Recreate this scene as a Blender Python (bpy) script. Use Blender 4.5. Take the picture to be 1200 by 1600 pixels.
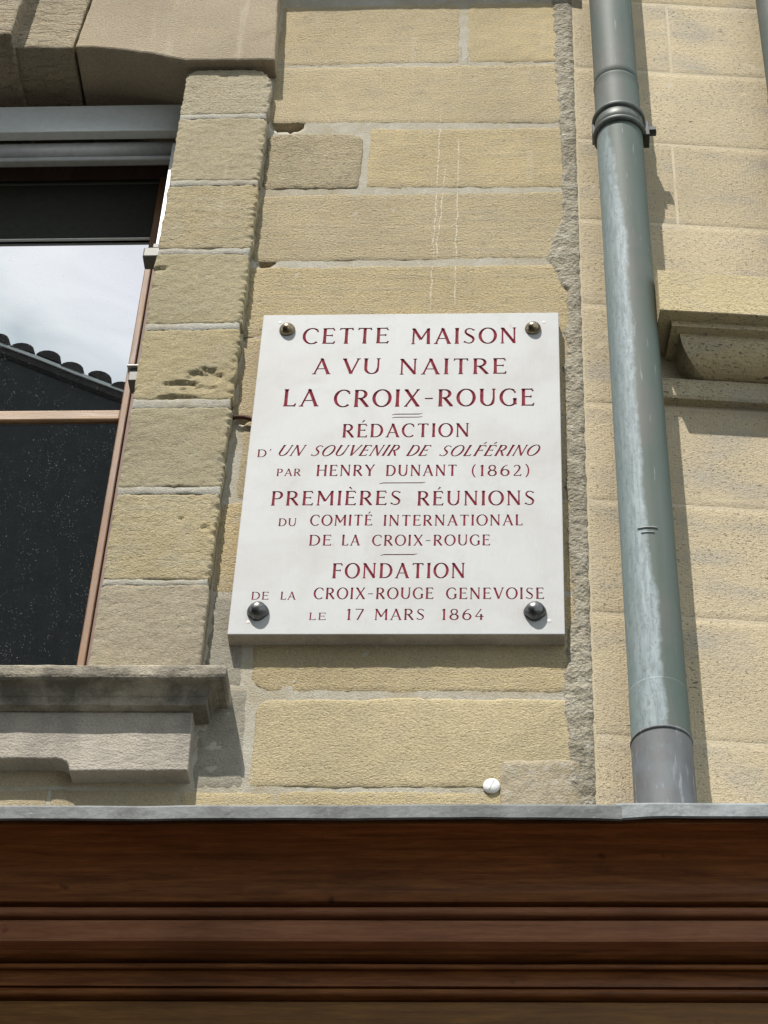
import bpy, bmesh, math, random
from mathutils import Vector, Matrix, noise
R_ = math.radians
random.seed(7)
SC = bpy.context.scene
COL = SC.collection
for o in list(bpy.data.objects):
    bpy.data.objects.remove(o)

# ------------------------------------------------------------------ camera
cam = bpy.data.cameras.new('camera')
cam.sensor_fit = 'HORIZONTAL'; cam.sensor_width = 36.0; cam.lens = 105.0
cam.clip_start = 0.05; cam.clip_end = 500
camo = bpy.data.objects.new('camera', cam); COL.objects.link(camo)
camo.matrix_world = Matrix(((0.998045, 0.003917, 0.062369, 0.6165),
                            (0.048230, -0.682925, -0.728894, -3.586),
                            (0.039738, 0.730478, -0.681779, 1.6),
                            (0, 0, 0, 1)))
SC.camera = camo

# ------------------------------------------------------------------ sky, sun, exposure
SUN_DIR = Vector((0.417, 1.0, -1.77)).normalized()      # direction the light travels
W = bpy.data.worlds.new('World'); SC.world = W; W.use_nodes = True
nt = W.node_tree; N = nt.nodes; L = nt.links; N.clear()
out = N.new('ShaderNodeOutputWorld'); bg = N.new('ShaderNodeBackground'); bg.inputs[1].default_value = 0.14
sky = N.new('ShaderNodeTexSky'); sky.sky_type = 'NISHITA'; sky.sun_disc = False
sky.sun_elevation = math.asin(-SUN_DIR.z); sky.sun_rotation = math.atan2(-SUN_DIR.x, -SUN_DIR.y)
sky.altitude = 400; sky.air_density = 1.0; sky.dust_density = 1.5
tc = N.new('ShaderNodeTexCoord'); sp = N.new('ShaderNodeSeparateXYZ'); L.new(tc.outputs['Generated'], sp.inputs[0])
mx = N.new('ShaderNodeMath'); mx.operation = 'MAXIMUM'; mx.inputs[1].default_value = 0.08; L.new(sp.outputs['Z'], mx.inputs[0])
cb = N.new('ShaderNodeCombineXYZ')
for k in ('X', 'Y'):
    d = N.new('ShaderNodeMath'); d.operation = 'DIVIDE'; L.new(sp.outputs[k], d.inputs[0]); L.new(mx.outputs[0], d.inputs[1]); L.new(d.outputs[0], cb.inputs[k])
cn = N.new('ShaderNodeTexNoise'); cn.inputs['Scale'].default_value = 1.6; cn.inputs['Detail'].default_value = 7; cn.inputs['Distortion'].default_value = 0.6
L.new(cb.outputs[0], cn.inputs['Vector'])
cr = N.new('ShaderNodeValToRGB'); cr.color_ramp.elements[0].position = 0.28; cr.color_ramp.elements[1].position = 0.52
L.new(cn.outputs[0], cr.inputs[0])
cn2 = N.new('ShaderNodeTexNoise'); cn2.inputs['Scale'].default_value = 3.7; cn2.inputs['Detail'].default_value = 6; L.new(cb.outputs[0], cn2.inputs['Vector'])
cr2 = N.new('ShaderNodeValToRGB'); cr2.color_ramp.elements[0].color = (3.4, 4.3, 4.8, 1); cr2.color_ramp.elements[1].color = (9.0, 9.3, 9.3, 1)
cr2.color_ramp.elements[0].position = 0.38; cr2.color_ramp.elements[1].position = 0.60
cn3 = N.new('ShaderNodeTexNoise'); cn3.inputs['Scale'].default_value = 11.0; cn3.inputs['Detail'].default_value = 6; cn3.inputs['Roughness'].default_value = 0.5; cn3.inputs['Distortion'].default_value = 0.8; L.new(cb.outputs[0], cn3.inputs['Vector'])
cx_ = N.new('ShaderNodeMix'); cx_.data_type = 'FLOAT'; cx_.inputs[0].default_value = 0.55; L.new(cn2.outputs[0], cx_.inputs[2]); L.new(cn3.outputs[0], cx_.inputs[3])
L.new(cx_.outputs[0], cr2.inputs[0])
cm = N.new('ShaderNodeMix'); cm.data_type = 'RGBA'
L.new(cr.outputs[0], cm.inputs[0]); L.new(sky.outputs[0], cm.inputs[6]); L.new(cr2.outputs[0], cm.inputs[7])
L.new(cm.outputs[2], bg.inputs[0]); L.new(bg.outputs[0], out.inputs[0])

sl = bpy.data.lights.new('sun', 'SUN'); sl.energy = 4.3; sl.angle = R_(0.55); sl.color = (1.0, 0.955, 0.89)
slo = bpy.data.objects.new('sun', sl); COL.objects.link(slo)
slo.rotation_euler = SUN_DIR.to_track_quat('-Z', 'Y').to_euler(); slo.location = (-4, -10, 22)

SC.view_settings.view_transform = 'Standard'; SC.view_settings.look = 'None'
SC.view_settings.exposure = 0.50; SC.view_settings.gamma = 1.0; SC.view_settings.use_curve_mapping = False

# ------------------------------------------------------------------ object helpers
def link(name, me, mat, parent=None, col=None):
    o = bpy.data.objects.new(name, me); COL.objects.link(o)
    if mat:
        me.materials.clear(); me.materials.append(mat)
    if parent: o.parent = parent
    if col: o.color = (*col, 1)
    return o
def thing(name, label, cat, loc=(0, 0, 0), rz=0, group=None):
    o = bpy.data.objects.new(name, None); COL.objects.link(o); o.location = loc; o.rotation_euler = (0, 0, rz)
    o.empty_display_size = .1
    return tag(o, label, cat, group)
def tag(o, label, cat, group=None):
    o['label'] = label; o['category'] = cat
    if group: o['group'] = group
    return o
def mesh(vs, fs, smooth=False):
    me = bpy.data.meshes.new('m'); me.from_pydata(vs, [], fs); me.validate()
    bm = bmesh.new(); bm.from_mesh(me); bmesh.ops.recalc_face_normals(bm, faces=bm.faces); bm.to_mesh(me); bm.free()
    if smooth: me.polygons.foreach_set('use_smooth', [True] * len(me.polygons))
    return me
def bm_mesh(bm, smooth=False):
    me = bpy.data.meshes.new('m'); bmesh.ops.recalc_face_normals(bm, faces=bm.faces); bm.to_mesh(me); bm.free()
    if smooth: me.polygons.foreach_set('use_smooth', [True] * len(me.polygons))
    return me
def box_mesh(x0, x1, y0, y1, z0, z1, bev=0.0, seg=2):
    bm = bmesh.new(); bmesh.ops.create_cube(bm, size=1)
    for v in bm.verts:
        v.co = Vector((x0 + (v.co.x + .5) * (x1 - x0), y0 + (v.co.y + .5) * (y1 - y0), z0 + (v.co.z + .5) * (z1 - z0)))
    if bev: bmesh.ops.bevel(bm, geom=bm.edges[:], offset=bev, segments=seg, affect='EDGES', profile=.5)
    return bm_mesh(bm)
def box(name, mat, parent, x0, x1, y0, y1, z0, z1, bev=0.002, col=None):
    return link(name, box_mesh(x0, x1, y0, y1, z0, z1, bev), mat, parent, col)
def nz(x, y, z=0): return noise.noise(Vector((x, y, z)))
def sstep(t): t = max(0, min(1, t)); return t * t * (3 - 2 * t)

def block(name, parent, mat, quad, yf, depth=.05, step=.012, seed=0, col=None, edge=.0022, ew=.006, jit=.0032,
          rough=.0012, corner=.0, chips=(0, 0, 0, 0), dents=(), wav=.0009, grow=0):
    """A weathered ashlar block: quad = (x0,z0,x1,z1) or four (x,z) corners BL BR TR TL; front at y=yf."""
    if len(quad) == 4 and not hasattr(quad[0], '__len__'):
        x0, z0, x1, z1 = quad; quad = ((x0, z0), (x1, z0), (x1, z1), (x0, z1))
    BL, BR, TR, TL = quad
    if grow: BL, BR, TR, TL = (BL[0] - grow, BL[1] - grow), (BR[0] + grow, BR[1] - grow), (TR[0] + grow, TR[1] + grow), (TL[0] - grow, TL[1] + grow)
    w = abs(BR[0] - BL[0]); h = abs(TL[1] - BL[1])
    def ticks(t):
        n = max(2, round((t - 2 * ew) / step)); return [0, ew * .45] + [ew + (t - 2 * ew) * i / n for i in range(n + 1)] + [t - ew * .45, t]
    ta, tb = ticks(w), ticks(h); nu, nv = len(ta) - 1, len(tb) - 1
    cor = corner if hasattr(corner, '__len__') else (corner,) * 4   # BL BR TR TL
    vs = []
    for j in range(nv + 1):
        for i in range(nu + 1):
            a = ta[i]; b = tb[j]
            dl, dr, db, dt = a, w - a, b, h - b
            dm = min(dl, dr, db, dt)
            for k, (ca, cb_, r) in enumerate(((dl, db, cor[0]), (dr, db, cor[1]), (dr, dt, cor[2]), (dl, dt, cor[3]))):
                if r > 0 and ca < r and cb_ < r:
                    u = (r - ca) / r; v = (r - cb_) / r
                    u2 = u * math.sqrt(1 - v * v / 2); v2 = v * math.sqrt(1 - u * u / 2)
                    ca2 = r - u2 * r; cb2 = r - v2 * r
                    a = ca2 if k in (0, 3) else w - ca2; b = cb2 if k in (0, 1) else h - cb2
            u = a / w; v = b / h
            x = (BL[0] * (1 - u) + BR[0] * u) * (1 - v) + (TL[0] * (1 - u) + TR[0] * u) * v
            z = (BL[1] * (1 - u) + BR[1] * u) * (1 - v) + (TL[1] * (1 - u) + TR[1] * u) * v
            f = seed * 7.3
            jl = jit * (nz(z * 22, f) + .6 * nz(z * 75, f + 3)); jr = jit * (nz(z * 22, f + 9) + .6 * nz(z * 75, f + 12))
            jb = jit * (nz(x * 17, f + 20) + .6 * nz(x * 70, f + 23)); jt = jit * (nz(x * 17, f + 30) + .6 * nz(x * 70, f + 33))
            x += jl * math.exp(-dl / .015) + jr * math.exp(-dr / .015)
            z += jb * math.exp(-db / .015) + jt * math.exp(-dt / .015)
            y = yf + edge * (1 - sstep(dm / ew)) + wav * nz(x * 5, z * 5, f) + rough * (nz(x * 70, z * 95, f) + .8 * nz(x * 33, z * 40, f + 2))
            for amp, d in zip(chips, (dl, dr, db, dt)):
                if amp:
                    n = nz(x * 95, z * 95, f + 5) + .5 * nz(x * 40, z * 40, f + 8)
                    y += amp * max(0, n + .05) * math.exp(-d / .0085)
            for (cx, cz, rx, rz, dep) in dents:      # spalls: sharp upper lip, feathered below
                q = ((x - cx) / rx) ** 2 + ((z - cz) / rz) ** 2 + .75 * nz(x * 48, z * 80, f) + .4 * nz(x * 130, z * 130, f)
                if q < 1: y += dep * min(1, (1 - q) * 3) * (.35 + .65 * sstep((z - cz) / rz * .5 + .5))
            vs.append((x, y, z))
    fs = []; idx = lambda i, j: j * (nu + 1) + i
    for j in range(nv):
        for i in range(nu): fs.append((idx(i, j), idx(i + 1, j), idx(i + 1, j + 1), idx(i, j + 1)))
    ring = [idx(i, 0) for i in range(nu)] + [idx(nu, j) for j in range(nv)] + [idx(i, nv) for i in range(nu, 0, -1)] + [idx(0, j) for j in range(nv, 0, -1)]
    base = len(vs)
    for k in ring: vs.append((vs[k][0], yf + depth, vs[k][2]))
    n = len(ring)
    for k in range(n): fs.append((ring[k], base + k, base + (k + 1) % n, ring[(k + 1) % n]))
    fs.append(tuple(range(base, base + n)))
    me = mesh(vs, fs, True)
    return link(name, me, mat, parent, col)

def prism(name, parent, mat, poly, y0, y1, col=None, jit=.002, step=.025, bev=.006, seed=0, smooth=False):
    """Polygon in x,z extruded from y0 (front) to y1, edges resampled, jittered and worn round."""
    pts = []
    for k in range(len(poly)):
        a = Vector(poly[k]); b = Vector(poly[(k + 1) % len(poly)]); n = max(1, round((b - a).length / step))
        for i in range(n): pts.append(a.lerp(b, i / n))
    bm = bmesh.new(); vv = []
    for k, p in enumerate(pts):
        vv.append(bm.verts.new((p.x + jit * nz(p.x * 30, p.y * 30, seed), y0 + jit * .6 * nz(p.x * 20, p.y * 20, seed + 5), p.y + jit * nz(p.x * 30, p.y * 30, seed + 9))))
    f = bm.faces.new(vv)
    r = bmesh.ops.extrude_face_region(bm, geom=[f])
    for v in r['geom']:
        if isinstance(v, bmesh.types.BMVert): v.co.y = y1
    bm.normal_update()
    es = [e for e in bm.edges if len(e.link_faces) == 2 and e.calc_face_angle(0) > 1.0 and min(v.co.y for v in e.verts) < (y0 + y1) / 2]
    if bev: bmesh.ops.bevel(bm, geom=es, offset=bev, segments=2, affect='EDGES', profile=.5)
    bmesh.ops.triangulate(bm, faces=[f for f in bm.faces if len(f.verts) > 4])
    return link(name, bm_mesh(bm, smooth), mat, parent, col)

def ledge(name, parent, mat, prof, xl, xr, back=.02, col=None, jit=.0012, step=.03, seed=0, left=True, right=True):
    """A moulded ledge: prof = (projection, z) points top to bottom, mitred returns at both ends."""
    pm = max(p for p, z in prof); n = max(2, round((xr - xl) / step)); rows = []
    for p, z in prof:
        a = xl + (pm - p if left else 0); b = xr - (pm - p if right else 0)
        row = [(a, back), ] + [(a + (b - a) * i / n, -p) for i in range(n + 1)] + [(b, back)]
        rows.append([(x, y + (jit * nz(x * 25, z * 60, seed) if y < 0 else 0), z + jit * nz(x * 22, p * 80 + z * 9, seed + 4)) for x, y in row])
    vs = [v for r in rows for v in r]; m = len(rows[0]); fs = []
    for j in range(len(rows) - 1):
        for i in range(m - 1): fs.append((j * m + i, j * m + i + 1, (j + 1) * m + i + 1, (j + 1) * m + i))
    fs.append(tuple(range(m))); fs.append(tuple(range((len(rows) - 1) * m, len(rows) * m)))
    for c in (0, m - 1): pass
    fs.append(tuple(j * m for j in range(len(rows))) + tuple(j * m + m - 1 for j in range(len(rows) - 1, -1, -1)))
    return link(name, mesh(vs, fs), mat, parent, col)

def profile_bar(name, parent, mat, prof, x0, x1, step=.12, jit=.0008, col=None, seed=0, smooth=False):
    """Closed profile of (projection, z) points run along x."""
    n = max(1, round((x1 - x0) / step)); vs = []; m = len(prof)
    for i in range(n + 1):
        x = x0 + (x1 - x0) * i / n
        for p, z in prof: vs.append((x, -p + jit * nz(x * 2.1, seed), z + jit * nz(x * 1.7, seed + 3)))
    fs = []
    for i in range(n):
        for k in range(m): fs.append((i * m + k, i * m + (k + 1) % m, (i + 1) * m + (k + 1) % m, (i + 1) * m + k))
    fs.append(tuple(range(m))); fs.append(tuple(n * m + k for k in range(m)))
    me = mesh(vs, fs)
    return link(name, me, mat, parent, col)

def lathe(prof, seg=48, cap=True):
    """prof = (r, z) points -> mesh round local z."""
    vs = []; fs = []
    for r, z in prof:
        for k in range(seg): a = 2 * math.pi * k / seg; vs.append((r * math.cos(a), r * math.sin(a), z))
    for j in range(len(prof) - 1):
        for k in range(seg): fs.append((j * seg + k, j * seg + (k + 1) % seg, (j + 1) * seg + (k + 1) % seg, (j + 1) * seg + k))
    if cap: fs.append(tuple(range(seg))); fs.append(tuple((len(prof) - 1) * seg + k for k in range(seg)))
    return mesh(vs, fs, True)

def tube(name, parent, mat, pts, r, seg=10):
    vs = []; fs = []
    for i, p in enumerate(pts):
        p = Vector(p); t = (Vector(pts[min(i + 1, len(pts) - 1)]) - Vector(pts[max(i - 1, 0)])).normalized()
        a = t.orthogonal().normalized(); b = t.cross(a)
        for k in range(seg): q = 2 * math.pi * k / seg; vs.append(p + r * (math.cos(q) * a + math.sin(q) * b))
    for i in range(len(pts) - 1):
        for k in range(seg): fs.append((i * seg + k, i * seg + (k + 1) % seg, (i + 1) * seg + (k + 1) % seg, (i + 1) * seg + k))
    fs.append(tuple(range(seg))); fs.append(tuple((len(pts) - 1) * seg + k for k in range(seg)))
    return link(name, mesh([tuple(v) for v in vs], fs, True), mat, parent)

# ------------------------------------------------------------------ materials
class NB:
    """small node builder"""
    def __init__(s, name):
        s.m = bpy.data.materials.new(name); s.m.use_nodes = True; s.t = s.m.node_tree; s.t.nodes.clear()
        s.out = s.n('ShaderNodeOutputMaterial'); s.b = s.n('ShaderNodeBsdfPrincipled'); s.l(s.b.outputs[0], s.out.inputs[0])
        s.geo = s.n('ShaderNodeNewGeometry'); s.tc = s.n('ShaderNodeTexCoord'); s.oi = s.n('ShaderNodeObjectInfo')
        s.pos = s.geo.outputs['Position']; s.obj = s.tc.outputs['Object']; s.ocol = s.oi.outputs['Color']
    def n(s, t): return s.t.nodes.new(t)
    def l(s, a, b): s.t.links.new(a, b)
    def put(s, v, sock):
        if hasattr(v, 'is_output'): s.l(v, sock)
        else: sock.default_value = v
    def mapv(s, v, sc=(1, 1, 1), loc=(0, 0, 0), rot=(0, 0, 0)):
        m = s.n('ShaderNodeMapping'); s.l(v, m.inputs[0]); m.inputs['Scale'].default_value = sc; m.inputs['Location'].default_value = loc; m.inputs['Rotation'].default_value = rot
        return m.outputs[0]
    def noise(s, v, scale, det=4, rough=.55, dist=0):
        m = s.n('ShaderNodeTexNoise'); s.l(v, m.inputs['Vector']); m.inputs['Scale'].default_value = scale; m.inputs['Detail'].default_value = det
        m.inputs['Roughness'].default_value = rough; m.inputs['Distortion'].default_value = dist; return m.outputs[0]
    def vor(s, v, scale, feat='F1', rnd=1):
        m = s.n('ShaderNodeTexVoronoi'); m.feature = feat; s.l(v, m.inputs['Vector']); m.inputs['Scale'].default_value = scale; m.inputs['Randomness'].default_value = rnd; return m.outputs[0]
    def ramp(s, v, a, b, lo=0., hi=1.):
        m = s.n('ShaderNodeMapRange'); m.clamp = True; s.put(v, m.inputs[0]); m.inputs[1].default_value = a; m.inputs[2].default_value = b; m.inputs[3].default_value = lo; m.inputs[4].default_value = hi; return m.outputs[0]
    def math(s, op, a, b=0., c=None):
        m = s.n('ShaderNodeMath'); m.operation = op; s.put(a, m.inputs[0]); s.put(b, m.inputs[1])
        if c is not None: s.put(c, m.inputs[2])
        return m.outputs[0]
    def mix(s, f, a, b, mode='MIX'):
        m = s.n('ShaderNodeMix'); m.data_type = 'RGBA'; m.blend_type = mode; s.put(f, m.inputs[0])
        for v, k in ((a, 6), (b, 7)):
            if hasattr(v, 'is_output'): s.l(v, m.inputs[k])
            else: m.inputs[k].default_value = (*v, 1) if len(v) == 3 else v
        return m.outputs[2]
    def gray(s, v):
        m = s.n('ShaderNodeCombineColor'); [s.l(v, m.inputs[k]) for k in range(3)]; return m.outputs[0]
    def bump(s, h, strength=1., dist=.004, nrm=None):
        m = s.n('ShaderNodeBump'); s.l(h, m.inputs['Height']); m.inputs['Strength'].default_value = strength; m.inputs['Distance'].default_value = dist
        if nrm: s.l(nrm, m.inputs['Normal'])
        return m.outputs[0]
    def fin(s, col, rough=.85, nrm=None, metal=0, spec=.3, coat=0):
        s.put(col if hasattr(col, 'is_output') else (*col, 1), s.b.inputs['Base Color']); s.put(rough, s.b.inputs['Roughness'])
        s.b.inputs['Metallic'].default_value = metal; s.b.inputs['Specular IOR Level'].default_value = spec; s.b.inputs['Coat Weight'].default_value = coat
        if nrm: s.l(nrm, s.b.inputs['Normal'])
        return s.m
    def xyz(s, v):
        m = s.n('ShaderNodeSeparateXYZ'); s.l(v, m.inputs[0]); return m.outputs

def sandstone(name, grain=1., film=.35, streaks=False, flaky=0.):
    b = NB(name); p = b.pos
    big = b.noise(p, 3.2, 3); mid = b.noise(b.mapv(p, (1, 1, 1.4)), 16, 5); gr = b.noise(b.mapv(p, (.85, 1, 1.15)), 215, 4, .68)
    gr2 = b.noise(b.mapv(p, (.9, 1, 1.15)), 120, 2, .5); fine = b.noise(p, 520, 2)
    col = b.mix(1, b.ocol, b.gray(b.ramp(big, .3, .7, .86, 1.12)), 'MULTIPLY')
    col = b.mix(b.ramp(mid, .46, .72, 0, film), col, (.36, .322, .232))
    col = b.mix(b.ramp(b.noise(p, 7.5, 4), .55, .75, 0, .25), col, (.455, .362, .20))
    col = b.mix(1, col, b.gray(b.ramp(gr, .28, .72, .72, 1.24)), 'MULTIPLY')
    col = b.mix(1, col, b.gray(b.ramp(fine, .3, .7, .88, 1.12)), 'MULTIPLY')
    bed = b.noise(b.mapv(p, (.10, 1, 1.5), rot=(0, R_(1.5), 0)), 34, 5, .65)
    col = b.mix(b.math('MULTIPLY', b.ramp(bed, .50, .66), b.math('MULTIPLY', b.oi.outputs['Random'], .45)), col, (.35, .315, .235))
    col = b.mix(1, col, b.gray(b.ramp(b.oi.outputs['Random'], 0, 1, .94, 1.05)), 'MULTIPLY')
    spots = b.ramp(b.noise(b.mapv(p, (1, 1, 1.6)), 34, 2), .70, .76)
    col = b.mix(b.math('MULTIPLY', spots, .35), col, (.12, .105, .085))
    # pale lime drips run down in soft vertical veils
    veil = b.math('MULTIPLY', b.ramp(b.noise(b.mapv(p, (1, 1, .07)), 26, 3), .60, .74), b.ramp(b.noise(p, 2.3, 2), .45, .62, 0, .38))
    col = b.mix(veil, col, (.56, .50, .39))
    if streaks:
        X, Y, Z = b.xyz(p); wob = b.math('MULTIPLY', b.math('SUBTRACT', b.noise(b.mapv(p, (0, 0, 1)), 13, 4, .65), .5), .024)
        tot = None
        for x0, sl, z0, z1 in ((.398, .012, 5.60, 6.40), (.412, .045, 5.78, 6.18), (.452, .0, 5.62, 6.30)):
            c = b.math('SUBTRACT', b.math('ADD', X, wob), b.math('ADD', x0 - sl * 6, b.math('MULTIPLY', Z, sl)))
            m = b.ramp(b.math('ABSOLUTE', c), .0009, .0022, 1, 0)
            m = b.math('MULTIPLY', m, b.math('MULTIPLY', b.ramp(Z, z0, z0 + .05), b.ramp(Z, z1 - .06, z1, 1, 0)))
            m = b.math('MULTIPLY', m, b.ramp(b.noise(b.mapv(p, (1, 1, 1)), 70, 2), .38, .56, .15, .85))
            tot = m if tot is None else b.math('MAXIMUM', tot, m)
        col = b.mix(tot, col, (.66, .60, .48))
    h = b.math('ADD', b.math('MULTIPLY', gr, .85), b.math('MULTIPLY', gr2, .38))
    h = b.math('SUBTRACT', h, b.math('MULTIPLY', b.ramp(b.noise(b.mapv(p, (.7, 1, 1.3)), 120, 2), .60, .70), .4))
    h = b.math('ADD', h, b.math('MULTIPLY', b.math('MULTIPLY', bed, b.oi.outputs['Random']), .5))
    if flaky:
        fl = b.noise(b.mapv(p, (.45, 1, 1.7)), 40, 4, .6, .4)
        h = b.math('ADD', h, b.math('MULTIPLY', b.ramp(fl, .42, .52), flaky))
    nb = b.bump(h, .95 * grain, .0078); b.l(b.ramp(b.oi.outputs['Random'], 0, 1, .5 * grain, 1.05 * grain), nb.node.inputs['Strength'])
    return b.fin(col, .92, nb, spec=.15)

def ashlar(name, tool=.55):
    b = NB(name); p = b.obj
    big = b.noise(p, 2.6, 3); mid = b.noise(p, 13, 5); gr = b.noise(p, 260, 3)
    col = b.mix(1, b.ocol, b.gray(b.ramp(big, .3, .7, .88, 1.1)), 'MULTIPLY')
    col = b.mix(b.ramp(mid, .5, .72, 0, .45), col, (.43, .365, .25))
    col = b.mix(b.ramp(b.noise(b.mapv(p, (1, 1, 2.2)), 5, 5), .50, .68, 0, .7), col, (.355, .325, .27))
    col = b.mix(1, col, b.gray(b.ramp(gr, .3, .7, .88, 1.10)), 'MULTIPLY')
    zone = b.ramp(b.noise(b.mapv(p, (1, 1, 1.5)), 4.2, 4), .36, .66, .25, 1)
    pit = b.ramp(b.noise(b.mapv(p, (.62, 1, 1.35), rot=(0, R_(8), 0)), 185, 3, .55), .595, .66)
    pit2 = b.ramp(b.noise(b.mapv(p, (.5, 1, 1.9), rot=(0, R_(-5), 0)), 46, 3, .5), .70, .735)
    pits = b.math('MAXIMUM', b.math('MULTIPLY', pit, zone), pit2)
    col = b.mix(b.math('MULTIPLY', pits, .78), col, (.085, .075, .06))
    X = b.xyz(p)[0]
    lines = b.math('SINE', b.math('MULTIPLY', b.math('ADD', X, b.math('MULTIPLY', b.noise(p, 6, 2), .008)), 2 * math.pi / .0074))
    tz = b.ramp(b.noise(b.mapv(p, (1, 1, .6)), 3.4, 3), .40, .60)
    h = b.math('ADD', b.math('MULTIPLY', gr, .5), b.math('MULTIPLY', b.noise(p, 90, 3), .5))
    h = b.math('ADD', h, b.math('MULTIPLY', b.math('MULTIPLY', lines, tz), .07 * tool))
    h = b.math('SUBTRACT', h, b.math('MULTIPLY', pits, .75))
    return b.fin(col, .9, b.bump(h, .8, .0055), spec=.15)

def plain_stone(name, base, dirt=(.10, .092, .08), amount=.55, grain=.8, drk=(.44, .66)):
    b = NB(name); p = b.pos
    col = b.mix(1, (base[0], base[1], base[2]), b.gray(b.ramp(b.noise(p, 4, 3), .3, .7, .84, 1.12)), 'MULTIPLY')
    col = b.mix(b.ramp(b.noise(p, 9, 5, .65), drk[0], drk[1], 0, amount), col, dirt)
    col = b.mix(b.ramp(b.noise(b.mapv(p, (1, 1, .25)), 20, 4), .55, .8, 0, .3), col, (.5, .46, .40))
    g = b.noise(p, 210, 3); g2 = b.noise(b.mapv(p, (.6, 1, 1.2)), 70, 3)
    col = b.mix(1, col, b.gray(b.ramp(g, .3, .7, .86, 1.12)), 'MULTIPLY')
    return b.fin(col, .9, b.bump(b.math('ADD', b.math('MULTIPLY', g, .5), b.math('MULTIPLY', g2, .6)), grain, .006), spec=.15)

def mortar_mat(name, base, dark, grain=.6, coarse=0., pale=(.52, .50, .45)):
    b = NB(name); p = b.pos
    col = b.mix(b.ramp(b.noise(p, 6, 6, .65), .38, .66), base, dark)
    col = b.mix(b.ramp(b.noise(p, 38, 5, .65), .52, .70, 0, .5), col, pale)
    crk = b.ramp(b.vor(b.mapv(p, (1, 1, .8)), 11, 'DISTANCE_TO_EDGE'), .0, .012, 1, 0)
    crk = b.math('MULTIPLY', crk, b.ramp(b.noise(p, 5, 2), .55, .62, 0, .55))
    col = b.mix(crk, col, (.14, .13, .11))
    g = b.noise(p, 240, 4, .65); h = b.math('MULTIPLY', g, .5)
    col = b.mix(1, col, b.gray(b.ramp(g, .3, .7, .86, 1.1)), 'MULTIPLY')
    if coarse:
        v = b.noise(b.mapv(p, (1, 1, 1.3)), 75, 4, .62, .5); v2 = b.vor(p, 120)
        h = b.math('ADD', h, b.math('MULTIPLY', b.math('ADD', v, b.math('MULTIPLY', v2, .5)), coarse))
        col = b.mix(b.ramp(v, .54, .66, 0, .45), col, (.17, .158, .13))
    return b.fin(col, .95, b.bump(h, grain, .008), spec=.1)

def marble():
    b = NB('plaque_marble'); p = b.pos
    col = b.mix(b.ramp(b.noise(p, 5, 6, .6, .6), .44, .7, 0, .8), (.455, .462, .460), (.40, .387, .372))
    col = b.mix(b.ramp(b.noise(p, 22, 5, .65), .56, .74, 0, .45), col, (.385, .372, .356))
    col = b.mix(b.ramp(b.noise(b.mapv(p, (1, 1, .12)), 60, 3), .55, .75, 0, .3), col, (.495, .497, .495))
    col = b.mix(b.math('MULTIPLY', b.ramp(b.noise(b.mapv(p, (1, 1, .5)), 52, 2), .745, .78), .55), col, (.40, .30, .25))
    h = b.math('ADD', b.noise(b.mapv(p, (1, 1, .2)), 220, 3), b.math('MULTIPLY', b.noise(p, 30, 3), .8))
    return b.fin(col, .62, b.bump(h, .12, .003), spec=.35)
def red_paint():
    b = NB('engraved_red'); p = b.pos
    col = b.mix(b.ramp(b.noise(p, 120, 4), .35, .7), (.20, .024, .040), (.32, .072, .092))
    return b.fin(col, .8, spec=.1)

def wood(name, a, c, rough=.45, axis='x', scale=1., spec=.35):
    b = NB(name); p = b.pos
    sc = (4.5, 60, 60) if axis == 'x' else (60, 60, 4.5)
    w = b.mapv(p, tuple(k * scale for k in sc))
    g = b.noise(w, 1.2, 8, .66, .5); g2 = b.noise(b.mapv(p, tuple(k * 3 * scale for k in sc)), 2.4, 5, .65)
    col = b.mix(b.ramp(g, .34, .68), a, c)
    col = b.mix(b.ramp(b.noise(p, 3.3, 4), .45, .72, 0, .5), col, tuple(k * .45 for k in a))
    col = b.mix(1, col, b.gray(b.ramp(g2, .3, .7, .8, 1.18)), 'MULTIPLY')
    col = b.mix(b.ramp(b.noise(p, 17, 2), .72, .78, 0, .75), col, tuple(k * .2 for k in a))
    h = b.math('ADD', g, b.math('MULTIPLY', g2, .6))
    return b.fin(col, b.ramp(g, .3, .7, rough - .06, rough + .12), b.bump(h, .35, .002), spec=spec)

def zinc():
    b = NB('zinc'); p = b.pos
    col = b.mix(b.ramp(b.noise(b.mapv(p, (1, 1, 2)), 9, 6, .65), .42, .62), (.30, .315, .32), (.155, .163, .165))
    col = b.mix(b.ramp(b.noise(b.mapv(p, (1, 1, .6)), 30, 5, .65), .54, .72, 0, .6), col, (.10, .105, .105))
    col = b.mix(b.ramp(b.noise(p, 75, 4), .58, .74, 0, .4), col, (.45, .47, .47))
    scr = b.noise(b.mapv(p, (.35, 1, 1), rot=(0, R_(20), 0)), 160, 4, .7, 1.2)
    col = b.mix(b.ramp(scr, .56, .66, 0, .45), col, (.42, .44, .44))
    col = b.mix(1, col, b.ocol, 'MULTIPLY')
    return b.fin(col, .62, b.bump(b.noise(p, 70, 4), .3, .004), metal=.1, spec=.35)

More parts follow.
